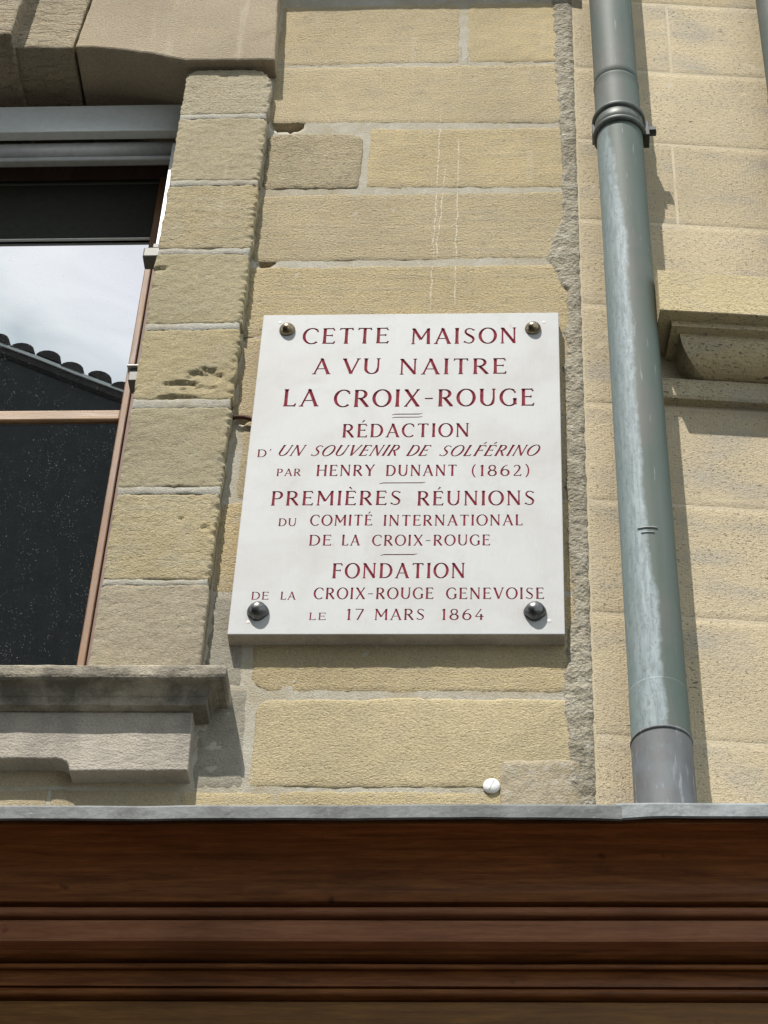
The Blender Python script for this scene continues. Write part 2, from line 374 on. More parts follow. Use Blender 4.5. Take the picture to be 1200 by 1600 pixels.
def pipe_mat(name, patina=True):
    b = NB(name); p = b.obj; X, Y, Z = b.xyz(p)
    v = b.mapv(p, (1, 1, .10))
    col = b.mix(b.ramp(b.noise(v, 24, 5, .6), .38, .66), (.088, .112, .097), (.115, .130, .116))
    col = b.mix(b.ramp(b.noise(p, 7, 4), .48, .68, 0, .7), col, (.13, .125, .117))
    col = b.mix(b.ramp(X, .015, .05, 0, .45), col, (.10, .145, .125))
    if patina:
        edge = b.math('ADD', b.math('MULTIPLY', b.math('SUBTRACT', b.noise(b.mapv(p, (0, 0, 1)), 5.5, 5, .6), .5), .028), -.006)
        edge = b.math('ADD', edge, b.math('MULTIPLY', b.math('SUBTRACT', b.noise(b.mapv(p, (1, 1, 1)), 40, 5, .7), .5), .020))
        edge = b.math('ADD', edge, b.ramp(Z, 4.62, 4.74, .014, 0))
        edge = b.math('ADD', edge, b.ramp(Z, 5.75, 6.35, 0, -.034))
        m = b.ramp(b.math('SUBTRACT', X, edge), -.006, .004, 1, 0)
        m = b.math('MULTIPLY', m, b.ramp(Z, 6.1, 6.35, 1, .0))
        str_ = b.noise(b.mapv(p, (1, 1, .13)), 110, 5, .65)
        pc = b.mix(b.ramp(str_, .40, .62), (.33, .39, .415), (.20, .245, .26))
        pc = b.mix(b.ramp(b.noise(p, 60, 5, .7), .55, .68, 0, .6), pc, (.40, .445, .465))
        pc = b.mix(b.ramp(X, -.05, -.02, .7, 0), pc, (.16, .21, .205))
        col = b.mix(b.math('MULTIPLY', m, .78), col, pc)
        crk = b.ramp(b.noise(b.mapv(p, (1, 1, .35)), 150, 4, .7, .6), .36, .46, 1, 0)
        col = b.mix(b.math('MULTIPLY', b.math('MULTIPLY', m, crk), .6), col, (.11, .14, .145))
    scr = b.ramp(b.noise(b.mapv(p, (1, 1, .08)), 130, 3), .66, .74, 0, .6)
    col = b.mix(b.math('MULTIPLY', scr, .7), col, (.36, .385, .375))
    return b.fin(col, .62, b.bump(b.noise(p, 40, 4), .14, .003), metal=0, spec=.25)

def low_pipe():
    b = NB('grey_brown_pipe'); p = b.obj
    col = b.mix(b.ramp(b.noise(b.mapv(p, (1, 1, .3)), 22, 5, .6), .35, .68), (.115, .118, .122), (.155, .160, .166))
    col = b.mix(b.ramp(b.noise(b.mapv(p, (1, 1, .16)), 85, 4, .65), .58, .66, 0, .65), col, (.30, .315, .335))
    col = b.mix(b.ramp(b.noise(p, 12, 3), .5, .7, 0, .5), col, (.165, .195, .215))
    return b.fin(col, .6, b.bump(b.noise(p, 60, 4), .15, .003), spec=.25)

def glass_mat():
    b = NB('window_glass'); p = b.pos
    cell = b.vor(b.mapv(p, (1, 1, .8)), 165); sel = b.noise(b.mapv(p, (1, 1, .22)), 42, 3)
    drop = b.math('MULTIPLY', b.ramp(cell, .11, .22, 1, 0), b.ramp(sel, .44, .58))
    cell2 = b.vor(b.mapv(p, (1, 1, .55)), 78); drop2 = b.math('MULTIPLY', b.ramp(cell2, .07, .12, 1, 0), b.ramp(b.noise(p, 23, 2), .5, .6))
    drop = b.math('MAXIMUM', drop, drop2)
    film = b.ramp(b.noise(b.mapv(p, (1, 1, .15)), 30, 4), .45, .75, 0, .014)
    col = b.mix(drop, (.008, .009, .010), (.19, .195, .195))
    b.fin(col, .5, spec=0)
    g = b.n('ShaderNodeBsdfGlossy'); g.inputs['Roughness'].default_value = .0; g.inputs['Color'].default_value = (.94, .98, .99, 1)
    wv = b.bump(b.noise(p, 2.2, 1), .05, .004); b.l(wv, g.inputs['Normal'])
    ms = b.n('ShaderNodeMixShader'); b.put(b.math('SUBTRACT', .47, b.math('MULTIPLY', drop, .1)), ms.inputs[0])
    b.l(b.b.outputs[0], ms.inputs[1]); b.l(g.outputs[0], ms.inputs[2]); b.l(ms.outputs[0], b.out.inputs[0])
    return b.m
def simple(name, col, rough=.5, metal=0, spec=.4, var=.12, bs=60, coat=0):
    b = NB(name); p = b.pos
    c = b.mix(1, col, b.gray(b.ramp(b.noise(p, bs, 4), .3, .7, 1 - var, 1 + var)), 'MULTIPLY')
    c = b.mix(b.ramp(b.noise(b.mapv(p, (1, 1, .3)), 11, 5), .5, .75, 0, .5 * min(1, var * 4)), c, tuple(k * .6 for k in col))
    return b.fin(c, rough, b.bump(b.noise(p, 90, 3), .1, .002), metal, spec, coat)

M = dict(
    stone=sandstone('wall_sandstone', 1.0, .45, True), pecked=sandstone('pecked_sandstone', 1.2, .3), jamb=sandstone('jamb_sandstone', .7, .5),
    lintel=sandstone('lintel_sandstone', .7, .35), flaky=sandstone('flaky_sandstone', 1.1, .2, False, .8),
    ashlar=ashlar('pitted_limestone'), ledge=ashlar('ledge_limestone', .3), sill=plain_stone('sill_stone', (.40, .355, .275), (.085, .078, .066), .75, .8, (.40, .60)), apron=plain_stone('apron_stone', (.40, .36, .30), (.17, .16, .145), .5),
    mortar=mortar_mat('lime_mortar', (.435, .412, .345), (.36, .312, .222), .75), jmortar=mortar_mat('joint_mortar', (.405, .395, .35), (.33, .30, .232), .75),
    render=mortar_mat('rough_render', (.385, .35, .27), (.265, .238, .18), .85, 1.0), amortar=mortar_mat('cream_mortar', (.56, .485, .35), (.51, .43, .295)), dirty=mortar_mat('dirty_plaster', (.335, .312, .255), (.235, .212, .165), .8, .25, (.40, .385, .33)), patch=mortar_mat('patch_mortar', (.40, .345, .25), (.32, .27, .185), .8, .35),
    marble=marble(), sawn=plain_stone('sawn_edge', (.44, .395, .335), (.27, .235, .19), .6, .4), red=red_paint(), bronze=simple('dark_bronze', (.26, .205, .135), .27, 1, .5, .3, 90), iron=simple('black_iron', (.13, .13, .128), .30, .9, .5, .3, 120),
    plug=simple('pale_plug', (.62, .60, .57), .7), wood=wood('varnished_wood', (.125, .041, .013), (.31, .118, .034), .42), wood2=wood('lit_wood', (.24, .092, .042), (.38, .168, .080), .5), wood3=wood('frieze_wood', (.13, .056, .014), (.25, .118, .030), .5),  # wood2: same cornice wood, lightened to paint in the fascia's brighter light
    sash=wood('sash_wood', (.165, .080, .036), (.29, .165, .085), .5, 'z'), sashx=wood('rail_wood', (.23, .13, .06), (.38, .235, .12), .5, 'x'), frame=wood('frame_wood', (.165, .098, .08), (.23, .145, .118), .6, 'z'),
    zinc=zinc(), pipe=pipe_mat('weathered_pipe'), pipe2=pipe_mat('green_pipe', False), lowpipe=low_pipe(), collar=simple('collar_metal', (.085, .095, .085), .5, .2, .4, .2),
    zmark=simple('solder', (.25, .26, .26), .5, .1), bolt=simple('bolt_metal', (.04, .045, .045), .55, .2), glass=glass_mat(), alu=simple('grey_aluminium', (.62, .64, .63), .4, .1, .5, .06), dalu=simple('roller_grey', (.36, .365, .35), .45, .1, .5, .1),
    white=simple('white_plastic', (.80, .80, .79), .35, 0, .5, .03), rust=simple('rusty_iron', (.10, .05, .035), .8, .2, .3, .3), screen=simple('screen_cloth', (.045, .045, .038), .9, 0, .1, .1), dscreen=simple('screen_bar', (.10, .10, .09), .6), brk=simple('bracket_grey', (.115, .112, .10), .5, .1), dark=simple('dark_gap', (.02, .02, .02), .9),
    opp=simple('opposite_render', (.035, .036, .036), .95, 0, .1, .15, 6), tile=simple('roof_tile', (.04, .035, .032), .9, 0, .1, .3, 20), verge=simple('verge_metal', (.6, .61, .6), .5), soffit=simple('room_dark', (.03, .03, .03), .9),
    pave=mortar_mat('paving', (.12, .115, .108), (.09, .088, .08)))

# ------------------------------------------------------------------ setting: street level
g = link('ground', box_mesh(-60, 60, -60, 60, -.3, 0), M['pave']); g['kind'] = 'structure'

# ------------------------------------------------------------------ the old stone house
house = thing('stone_house', 'old house wall of yellow weathered sandstone blocks with wide grey mortar joints', 'building')
OCH = (.462, .375, .222); BEI = (.452, .372, .236); GRY = (.42, .352, .23); PIN = (.362, .298, .215)

def mortar_grid(rects, step, holes):
    vs = []; fs = []
    for x0, x1, z0, z1, st in rects:
        nu = max(1, round((x1 - x0) / st)); nv = max(1, round((z1 - z0) / st)); b0 = len(vs)
        for j in range(nv + 1):
            for i in range(nu + 1):
                x = x0 + (x1 - x0) * i / nu; z = z0 + (z1 - z0) * j / nv
                y = .0012 + .0007 * nz(x * 26, z * 26) + .0006 * nz(x * 7, z * 7, 4)
                for cx, cz, rx, rz, d in holes:
                    q = ((x - cx) / rx) ** 2 + ((z - cz) / rz) ** 2 + .5 * nz(x * 55, z * 55, 2)
                    if q < 1: y += d * min(1, (1 - q) * 2.2)
                vs.append((x, y, z))
        for j in range(nv):
            for i in range(nu):
                a = b0 + j * (nu + 1) + i; fs.append((a, a + 1, a + nu + 2, a + nu + 1))
    return mesh(vs, fs, True)
holes = [(-.003, 6.347, .045, .022, .05), (-.016, 5.793, .020, .014, .05), (-.020, 5.243, .03, .012, .03), (-.036, 5.53, .012, .012, .03), (.012, 6.34, .03, .02, .05)]
link('mortar_bed', mortar_grid([(-.075, .752, 3.7, 7.0, .0085), (-2.8, -1.72, 3.7, 9, .1), (-1.72, -.075, 7.0, 9, .1), (-.075, .752, 7.0, 9, .1), (-1.72, -.075, 3.7, 4.46, .03)], 0, holes), M['mortar'], house)
for nm, a in dict(a=(-2.8, -1.56, .07, .6, 0, 9), b=(-.24, .752, .07, .6, 0, 9), c=(-1.56, -.24, .07, .6, 6.9, 9), d=(-1.56, -.24, .07, .6, 0, 4.40)).items():
    box('wall_core', M['mortar'], house, *a, bev=0)

def wb(q, col=OCH, mat='stone', **k):
    wb.s += 1
    c = tuple(v * (1 + .05 * math.sin(wb.s * 2.7)) for v in col)
    return block('stone_block', house, M[mat], q, k.pop('yf', 0), seed=wb.s, col=c, grow=.0042, **{'jit': .0042, **k})
wb.s = 0
wb((-.047, 6.615, .444, 6.885), BEI, corner=.012)
wb(((.474, 6.617), (.750, 6.612), (.750, 6.885), (.470, 6.885)), OCH, corner=.012)
wb(((-.047, 6.362), (.750, 6.343), (.750, 6.598), (-.047, 6.600)), BEI, corner=.01)
wb((-.042, 6.086, .197, 6.302), GRY, 'pecked', corner=(.012, .02, .035, .02), rough=.0022, yf=-.0022)
wb(((.222, 6.086), (.750, 6.078), (.750, 6.320), (.222, 6.324)), OCH, corner=.014)
wb(((-.047, 5.803), (.750, 5.805), (.750, 6.058), (-.047, 6.053)), BEI, corner=.012)
wb((-.047, 5.530, .750, 5.776), OCH, corner=.012)
wb((-.044, 5.256, .750, 5.521), BEI, corner=.01)
wb((-.020, 4.998, .750, 5.240), GRY, corner=.02)
wb((-.047, 4.724, .750, 4.982), OCH, corner=.02)
wb(((.060, 4.456), (.750, 4.453), (.750, 4.708), (.045, 4.708)), OCH, corner=(.045, .01, .01, .02))
wb(((.074, 4.216), (.750, 4.216), (.750, 4.430), (.078, 4.428)), (.462, .385, .238), 'pecked', corner=(.012, .01, .01, .032), rough=.0014, yf=-.001)
wb((.130, 3.96, .750, 4.199), (.475, .39, .23), corner=.003)
wb((-.060, 3.96, .122, 4.197), (.44, .362, .218), corner=.003)
wb((-.32, 3.96, -.068, 4.200), (.40, .335, .22), corner=.003)
for x0, x1 in ((-.80, -.33), (-1.30, -.81), (-1.75, -1.31)): wb((x0, 3.96, x1, 4.200), GRY, corner=.003, step=.03)
wb((-1.65, 4.212, -.075, 4.44), GRY, step=.03)
# courses out of the picture: left of the window and above
for k, z in enumerate([4.2 + .272 * i for i in range(17)]):
    xs = [-2.8, -2.3 + .2 * (k % 2), -1.765] if z < 6.8 else [-2.8, -2.1, -1.4 + .25 * (k % 2), -.7, .05 + .2 * (k % 2), .735]
    if 6.6 < z < 6.9:
        xs = [-2.8, -2.2, -1.80]
    for a, c in zip(xs, xs[1:]): wb((a + .006, z + .006 + (.02 if z > 6.9 else 0), c - .006, z + .266), random.choice((OCH, BEI, GRY)), step=.06)

# rough grey render along the house corner
def strip():
    pts = [(3.7, .690), (4.20, .703), (4.30, .703), (4.437, .692), (4.537, .700), (4.70, .722), (4.84, .712), (5.03, .712), (5.27, .714), (5.44, .713), (5.60, .722), (5.68, .722), (5.76, .690), (5.80, .668), (5.87, .690), (5.95, .712), (6.16, .719), (6.46, .708), (6.84, .701), (9, .70)]
    vs = []; fs = []; nu = 12; zs = [3.7 + .0085 * i for i in range(int(3.3 / .0085))] + [7 + .1 * i for i in range(21)]
    def xl(z):
        for (a, b), (c, d) in zip(pts, pts[1:]):
            if a <= z <= c: return b + (d - b) * (z - a) / (c - a)
        return .7
    for z in zs:
        x0 = xl(z) - .004 + .009 * nz(z * 16, 1) + .006 * nz(z * 55, 2) + .003 * nz(z * 140, 4); x1 = .7535 + .0018 * nz(z * 30, 7)
        for i in range(nu + 1):
            u = i / nu; x = x0 + (x1 - x0) * u
            y = -.006 - .0040 * nz(x * 60, z * 60, 3) - .0040 * nz(x * 24, z * 24, 9) + .0095 * (1 - sstep(u / .22)) + .004 * max(0, u - .85) / .15
            vs.append((x, y, z))
    for j in range(len(zs) - 1):
        for i in range(nu): a = j * (nu + 1) + i; fs.append((a, a + 1, a + nu + 2, a + nu + 1))
    return mesh(vs, fs, True)
link('render_strip', strip(), M['render'], house)
block('mortar_patch', house, M['patch'], ((.566, 3.96), (.728, 3.96), (.728, 4.279), (.568, 4.277)), -.005, .012, .01, 91, edge=.004, jit=.004, corner=(.0, .0, .008, .018))

# dirty plaster made good between the sill and the wall blocks
block('plaster_patch', house, M['dirty'], ((-.046, 4.205), (.058, 4.205), (.050, 4.46), (-.046, 4.46)), .0006, .01, .012, 92, edge=.002, jit=.006, rough=.0012)
block('plaster_patch', house, M['dirty'], ((-.046, 4.466), (.034, 4.466), (.030, 4.712), (-.046, 4.715)), .0004, .01, .012, 93, edge=.002, jit=.006, rough=.0012)

# window jambs: proud piers of stacked blocks
JZ = [4.446, 4.720, 4.989, 5.264, 5.526, 5.801, 6.067, 6.344, 6.549]
JT = [0, .0065, .0095, .0125, .0095, .0085, .009, .0085, 0]
for side in (0, 1):
    X = (lambda x: x) if not side else (lambda x: -1.8 - x)
    jm = box('window_jamb', M['jmortar'], house, min(X(-.273), X(-.057)), max(X(-.273), X(-.057)), -.010, .36, 4.446, 6.545, bev=.004)
    for k in range(8):
        a, c = X(-.281), X(-.050)
        q = (min(a, c), JZ[k] + JT[k], max(a, c), JZ[k + 1] - JT[k + 1])
        colr = [(.305, .262, .190), (.338, .284, .172), (.300, .262, .172), (.345, .290, .172), (.312, .270, .170), (.35, .292, .180), (.35, .300, .20), (.365, .318, .222)][k]
        dn = []
        if k: block('mortar_joint', jm, M['jmortar'], (min(X(-.2785), X(-.0535)), JZ[k] - JT[k] - .003, max(X(-.2785), X(-.0535)), JZ[k] + JT[k] + .003), -.0352, .03, .008, 70 + k, None, .0016, .003, .0045, .0014, .002)
        if k == 3 and not side: dn = [(-.118, 5.350, .042, .030, .008), (-.172, 5.328, .040, .011, .010), (-.14, 5.310, .050, .014, .005), (-.180, 5.280, .05, .012, .009)]
        if k == 1 and not side: dn = [(-.13, 4.905, .005, .005, .008), (-.075, 4.878, .010, .008, .006)]
        if k == 4 and not side: dn = [(-.266, 5.735, .016, .014, .008)]
        if k == 7 and not side: dn = [(-.165, 6.515, .03, .010, .0025)]
        cr = .012 if k != 7 else (.012, .012, .065, .035)
        block('stone_block', jm, M['jamb'], q, -.036, .058, .0046 if not side else .03, 40 + k, colr, .0020, .0045, .0035, .0011, cr, (.006, .017 if not side else .008, .003, .004) if k else (.004, .005, .002, .003), dn, .0012)

# flat arch of voussoirs over the window
def mir(p): return [(-1.8 - x, z) for x, z in p]
vr = [(-.043, 6.558), (-.060, 6.96), (-.568, 6.96), (-.594, 6.630), (-.54, 6.626), (-.482, 6.618), (-.43, 6.606), (-.375, 6.592), (-.32, 6.572), (-.285, 6.562), (-.16, 6.560)]
v2 = [(-.601, 6.631), (-.574, 6.96), (-.775, 6.96), (-.775, 6.640), (-.69, 6.636)]
ks = [(-.760, 6.622), (-.745, 6.96), (-1.055, 6.96), (-1.04, 6.622)]
prism('voussoir', house, M['lintel'], vr, -.060, .30, PIN, .0022, .02, .006, 1)
prism('voussoir', house, M['flaky'], v2, -.056, .30, (.40, .335, .235), .0022, .02, .006, 2)
prism('voussoir', house, M['lintel'], mir(vr)[::-1], -.060, .30, PIN, .002, .04, .006, 3)
prism('voussoir', house, M['flaky'], mir(v2)[::-1], -.056, .30, PIN, .002, .04, .006, 4)
prism('keystone', house, M['flaky'], ks, -.112, .30, (.385, .32, .23), .0022, .02, .007, 5)
box('lintel_bed', M['mortar'], house, -1.72, -.075, .0, .30, 6.66, 6.955, bev=0)
profile_bar('string_course', house, M['lintel'], [(-.05, 7.05), (.11, 7.058), (.11, 7.12), (.13, 7.14), (.13, 7.2), (-.05, 7.24)], -2.8, .735, .06, .003, PIN)

# sill and apron
sp_ = [(.0, 4.450), (.088, 4.4455), (.095, 4.4435), (.0992, 4.4385), (.100, 4.432), (.100, 4.416), (.0985, 4.4105), (.094, 4.4075), (.078, 4.409), (.071, 4.405), (.066, 4.398), (.0635, 4.391), (.060, 4.389), (.060, 4.369), (.044, 4.367), (.0, 4.366)]
sill = ledge('window_sill', house, M['sill'], sp_, -1.818, .018, .03, None, .0022, .014, 3)
box('inner_sill', M['sill'], sill, -1.56, -.24, .0, .36, 4.40, 4.4455, bev=.002)
ap = [(-.050, 4.366), (-.046, 4.221), (-.283, 4.219), (-.286, 4.232), (-.291, 4.240), (-.300, 4.246), (-.312, 4.249), (-1.488, 4.249), (-1.50, 4.246), (-1.509, 4.24), (-1.514, 4.232), (-1.517, 4.219), (-1.754, 4.219), (-1.75, 4.366)]
prism('sill_apron', house, M['apron'], ap[::-1], -.042, .03, None, .0012, .02, .003, 8)

# window: sash, panes
wf = box('window_frame', M['frame'], house, -.3540, -.27, .232, .29, 4.44, 6.60, bev=.002)
box('frame_post', M['frame'], wf, -1.53, -1.446, .232, .29, 4.44, 6.60)
box('frame_head', M['frame'], wf, -1.445, -.355, .240, .29, 6.43, 6.60)
box('sash_stile', M['sash'], wf, -.3735, -.3555, .226, .272, 4.45, 6.425, .003)
box('sash_stile', M['sash'], wf, -1.4445, -1.4265, .226, .272, 4.45, 6.425, .003)
box('transom', M['sashx'], wf, -1.426, -.374, .236, .272, 5.490, 5.524, .004)
box('sash_rail', M['sashx'], wf, -1.426, -.374, .234, .272, 4.45, 4.50, .004)
link('pane', box_mesh(-1.426, -.374, .245, .257, 5.520, 6.428), M['glass'], wf)
link('pane', box_mesh(-1.426, -.374, .245, .257, 4.497, 5.494), M['glass'], wf)
sc_ = box('insect_screen', M['screen'], wf, -1.426, -.374, .236, .239, 6.178, 6.428, bev=0)
box('screen_bar', M['dscreen'], sc_, -1.426, -.374, .232, .2355, 6.405, 6.412, bev=.001)
box('screen_hem', M['white'], sc_, -1.426, -.374, .233, .241, 6.1745, 6.1775, bev=.0008)
box('back_board', M['soffit'], wf, -1.56, -.24, .37, .40, 4.40, 6.90, bev=0)

# roller blind under the arch
rs = thing('roller_blind', 'grey aluminium roller blind rolled up under the window arch', 'blind', (0, 0, 0))
fp = box('head_box', M['alu'], rs, -1.515, -.283, .088, .112, 6.462, 6.566, bev=.003)
box('box_lip', M['alu'], fp, -1.515, -.283, .084, .113, 6.446, 6.460, bev=.002)
rm = lathe([(.001, -.6), (.032, -.6), (.032, .6), (.001, .6)], 40)
ro = link('roller', rm, M['dalu'], rs); ro.location = (-.898, .152, 6.432); ro.rotation_euler = (0, R_(90), 0)
box('bottom_bar', M['dalu'], rs, -1.495, -.312, .124, .146, 6.372, 6.388, bev=.003)
box('end_plate', M['dalu'], rs, -.2975, -.291, .114, .20, 6.39, 6.55, bev=.001)
gr_ = box('guide_rail', M['white'], rs, -.3245, -.3135, .108, .124, 5.995, 6.42, bev=.0015)
box('guide_foot', M['brk'], gr_, -.330, -.308, .106, .126, 5.985, 6.000, bev=.001)
br = box('bracket', M['brk'], rs, -.353, -.283, .104, .150, 5.948, 5.984, bev=.004)
br2 = box('bracket', M['brk'], rs, -.336, -.283, .104, .150, 5.490, 5.532, bev=.002)
box('bracket_plate', M['dalu'], br2, -.342, -.283, .096, .152, 5.533, 5.538, bev=.001)

# ------------------------------------------------------------------ the neighbouring house, turned a little away
AR = R_(5.2)
right = thing('ashlar_house', 'neighbouring house wall of smooth pale pitted limestone with thin joints', 'building', (.755, 0, 0), AR)
link('joint_bed', box_mesh(-.002, 3.6, .0001, .5, 0, 9), M['amortar'], right)
CZ = [3.37, 3.70, 4.02, 4.341, 4.6625, 4.986, 5.293, 5.631, 5.947, 6.270, 6.581, 6.90, 7.22, 7.54, 7.86, 8.18, 8.5]
ac = [(.465, .39, .262), (.50, .42, .285), (.45, .372, .24), (.505, .425, .292), (.485, .408, .278)]
rng = random.Random(5)
for k in range(len(CZ) - 1):
    us = {10: [.002, .262, .92, 1.7, 2.6, 3.6], 8: [.002, .248, .98, 1.8, 2.6, 3.6], 6: [.002, .55, 1.3, 2.2, 3.6]}.get(k, [.002, .70 + .2 * (k % 2), 1.5 + .2 * (k % 3), 2.4, 3.6])
    for i, (a, c) in enumerate(zip(us, us[1:])):
        z0, z1 = CZ[k] + .0022, CZ[k + 1] - .0022
        block('stone_block', right, M['ashlar'], (a + (.0015 if i else 0), z0, c - .0015, z1), 0, .03, .018 if a < .3 else .08, 120 + 7 * k + i, rng.choice(ac), .0008, .0022, .0010, .0001, .002, wav=.0001)
lg = [(0, 5.612), (.138, 5.611), (.140, 5.609), (.140, 5.472), (.138, 5.470), (.110, 5.4695), (.110, 5.4515), (.0885, 5.4505)]
for k in range(0, 11): a = math.pi / 2 * k / 10; lg.append((.02 + .0680 * math.cos(a), 5.449 - .080 * math.sin(a)))
lg += [(.0, 5.368)]
led = ledge('ledge', right, M['ledge'], lg, .163, 1.9, .012, (.52, .43, .255), .0007, .05, 6)
ledge('ledge_band', right, M['ledge'], [(0, 5.3675), (.024, 5.367), (.026, 5.364), (.026, 5.312), (.022, 5.304), (.0, 5.303)], .10, 1.95, .012, (.47, .40, .27), .0007, .05, 9)

# ------------------------------------------------------------------ downpipes
def downpipe(name, label, x, y, tilt, main=True):
    t = thing(name, label, 'drainpipe', (x, y, 0), 0, 'drainpipes on the limestone wall')
    t.rotation_euler = (0, tilt, 0)
    r = .0578
    def tub(nm, mat, r0, z0, z1, lip=0):
        n = 60; prof = [(r0 - .004, z0)]
        for i in range(n + 1):
            z = z0 + (z1 - z0) * i / n; prof.append((r0 + .0006 * nz(z * 3, 5), z))
        if lip: prof[-1] = (r0 + lip * .3, z1); prof.insert(-1, (r0 + lip, z1 - .003)); prof.insert(-2, (r0, z1 - .008))
        prof.append((r0 - .004, z1 + .0005)); return link(nm, lathe(prof, 64), mat, t)
    tub('upper_pipe', M['pipe2'], r - .0012, 6.385, 8.9)
    tub('pipe', M['pipe'] if main else M['pipe2'], r, 4.27, 6.398, .0014)
    tub('lower_pipe', M['lowpipe'], r + .0022, 3.945, 4.272, .0016)
    tub('sleeve', M['pipe'] if main else M['pipe2'], r + .0010, 4.272, 4.392)
    if main:
        for k, (zz, hw) in enumerate(((4.792, .36), (4.778, .24))):
            pts = [(math.cos(q) * (r + .0004), math.sin(q) * (r + .0004), zz) for q in [-math.pi / 2 - .05 + hw * (i / 8 - .5) * 2 for i in range(9)]]
            tube('solder_mark', t, M['zmark'], pts, .0022 - .0006 * k, 8)
    zc = 6.222
    pr = []
    c = link('bracket_collar', lathe([(r + .0005, zc - .036), (r + .004, zc - .036), (r + .004, zc + .036), (r + .0005, zc + .036)], 64), M['collar'], t)
    for dz in (-.029, .029):
        pts = [(r + .0035 + .0068 * math.cos(a), zc + dz + .0095 * math.sin(a)) for a in [2 * math.pi * k / 14 for k in range(15)]]
        link('collar_ring', lathe(pts, 64, False), M['collar'], c)
    lug = box_mesh(r + .002, r + .018, -.014, .030, zc - .040, zc + .016, .002)
    link('clamp_lug', lug, M['bolt'], c)
    bh = lathe([(.001, 0), (.0125, 0), (.0125, .018), (.001, .018)], 6); bo = link('clamp_bolt', bh, M['bolt'], c); bo.location = (r + .017, -.002, zc - .012); bo.rotation_euler = (0, R_(90), 0)
    for p in bh.polygons: p.use_smooth = False
    link('clamp_lug', box_mesh(-r - .010, -r - .002, -.006, .03, zc - .024, zc + .018, .002), M['bolt'], c)
    box('wall_stay', M['bolt'], c, -.008, .008, r, r + .034, zc - .012, zc + .012)
    return t
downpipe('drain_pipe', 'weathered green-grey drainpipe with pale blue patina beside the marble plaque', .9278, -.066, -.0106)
downpipe('drain_pipe', 'plain green drainpipe without patina, standing farther along the pale limestone wall', 1.312, -.025, 0, False)

# ------------------------------------------------------------------ wooden shop cornice with zinc flashing
shop = thing('shop_cornice', 'dark varnished wooden shopfront cornice with moulded bands under a zinc edge', 'cornice', (.35, 0, 3.9))
shop.rotation_euler = (0, R_(-.45), 0)
XA, XB = -2.6, 2.6
def sb(name, mat, prof, x0=XA, x1=XB, par=None, **k):
    return profile_bar(name, par or shop, M[mat], [(p, z - 3.9) for p, z in prof], x0, x1, **k)
def flash(x0, x1, dz, seed):
    n = round((x1 - x0) / .02); vs = []; fs = []
    for i in range(n + 1):
        x = x0 + (x1 - x0) * i / n; w = .0022 * nz(x * 3.1, seed) + .0012 * nz(x * 11, seed + 2) + dz
        e = .0012 * nz(x * 14, seed + 8)
        if seed == 2: e += -.004 * math.exp(-((x - x0) / .05) ** 2)
        if seed == 1: e += -.003 * math.exp(-((x - x1) / .06) ** 2)
        z = 3.9125 - 3.9 + w
        for p, q in ((-.02, z + .045), (.352, z + .003), (.3585, z), (.360, z - .004), (.3605, z - .029 + e), (.3575, z - .0315 + e), (.354, z - .029 + e), (.352, z - .006), (-.02, z + .038)):
            vs.append((x, -p + .0015 * nz(x * 4, seed + 5), q))
    for i in range(n):
        for k in range(9): fs.append((i * 9 + k, i * 9 + (k + 1) % 9, i * 9 + 9 + (k + 1) % 9, i * 9 + 9 + k))
    fs += [tuple(range(9)), tuple(n * 9 + k for k in range(9))]
    return mesh(vs, fs)
link('flashing_sheet', flash(XA, .435, 0, 1), M['zinc'], shop, (.47, .475, .465))
link('flashing_sheet', flash(.425, XB, .0018, 2), M['zinc'], shop, (.78, .81, .82))
cav = [(0, 3.905), (.345, 3.8955), (.345, 3.880)]
for k in range(13):
    a = math.pi / 2 * k / 12
    cav.append((.338 - .118 * math.sin(a), 3.880 - .055 * (1 - math.cos(a)) - .004 * k / 12))
cav += [(.212, 3.808), (.0, 3.808)]
sb('crown_moulding', 'wood', cav, jit=.001)
def roundbar(p, z, r, pb):
    return [(pb, z + r)] + [(p - r + r * math.sin(a), z + r * math.cos(a)) for a in [math.pi * k / 8 for k in range(9)]] + [(pb, z - r)]
sb('bead', 'wood2', roundbar(.2120, 3.7915, .0085, .0), jit=.001, seed=2)
sb('fascia_board', 'wood2', [(0, 3.7770), (.200, 3.7765), (.204, 3.773), (.206, 3.737), (.203, 3.7315), (.0, 3.7310)], jit=.001, seed=3)
sb('soffit_board', 'wood', [(0, 3.7305), (.176, 3.7305), (.170, 3.7265), (.160, 3.7245), (.0, 3.7240)], jit=.001, seed=4)  # same wood as the fascia; recess shade put into the darker tone
sb('bead', 'wood', roundbar(.158, 3.7110, .0050, .0), jit=.001, seed=5)
bed = [(0, 3.7030)] + [(.152 - .016 * math.sin(a), 3.7030 - .021 * (1 - math.cos(a)) ) for a in [math.pi / 2 * k / 8 for k in range(9)]] + [(.0, 3.6815)]
sb('bed_moulding', 'wood', bed, jit=.001, seed=6)
sb('bead', 'wood', roundbar(.141, 3.6695, .0075, .0), jit=.001, seed=7)
sb('frieze_board', 'wood3', [(0, 3.6575), (.124, 3.6575), (.124, 3.25), (.0, 3.25)], jit=.001, seed=8)
for i in range(6): sb('shop_panel', 'wood', [(0, 3.245), (.09, 3.245), (.09, 0.05), (0, 0.05)], XA + .87 * i, XA + .87 * i + .85)

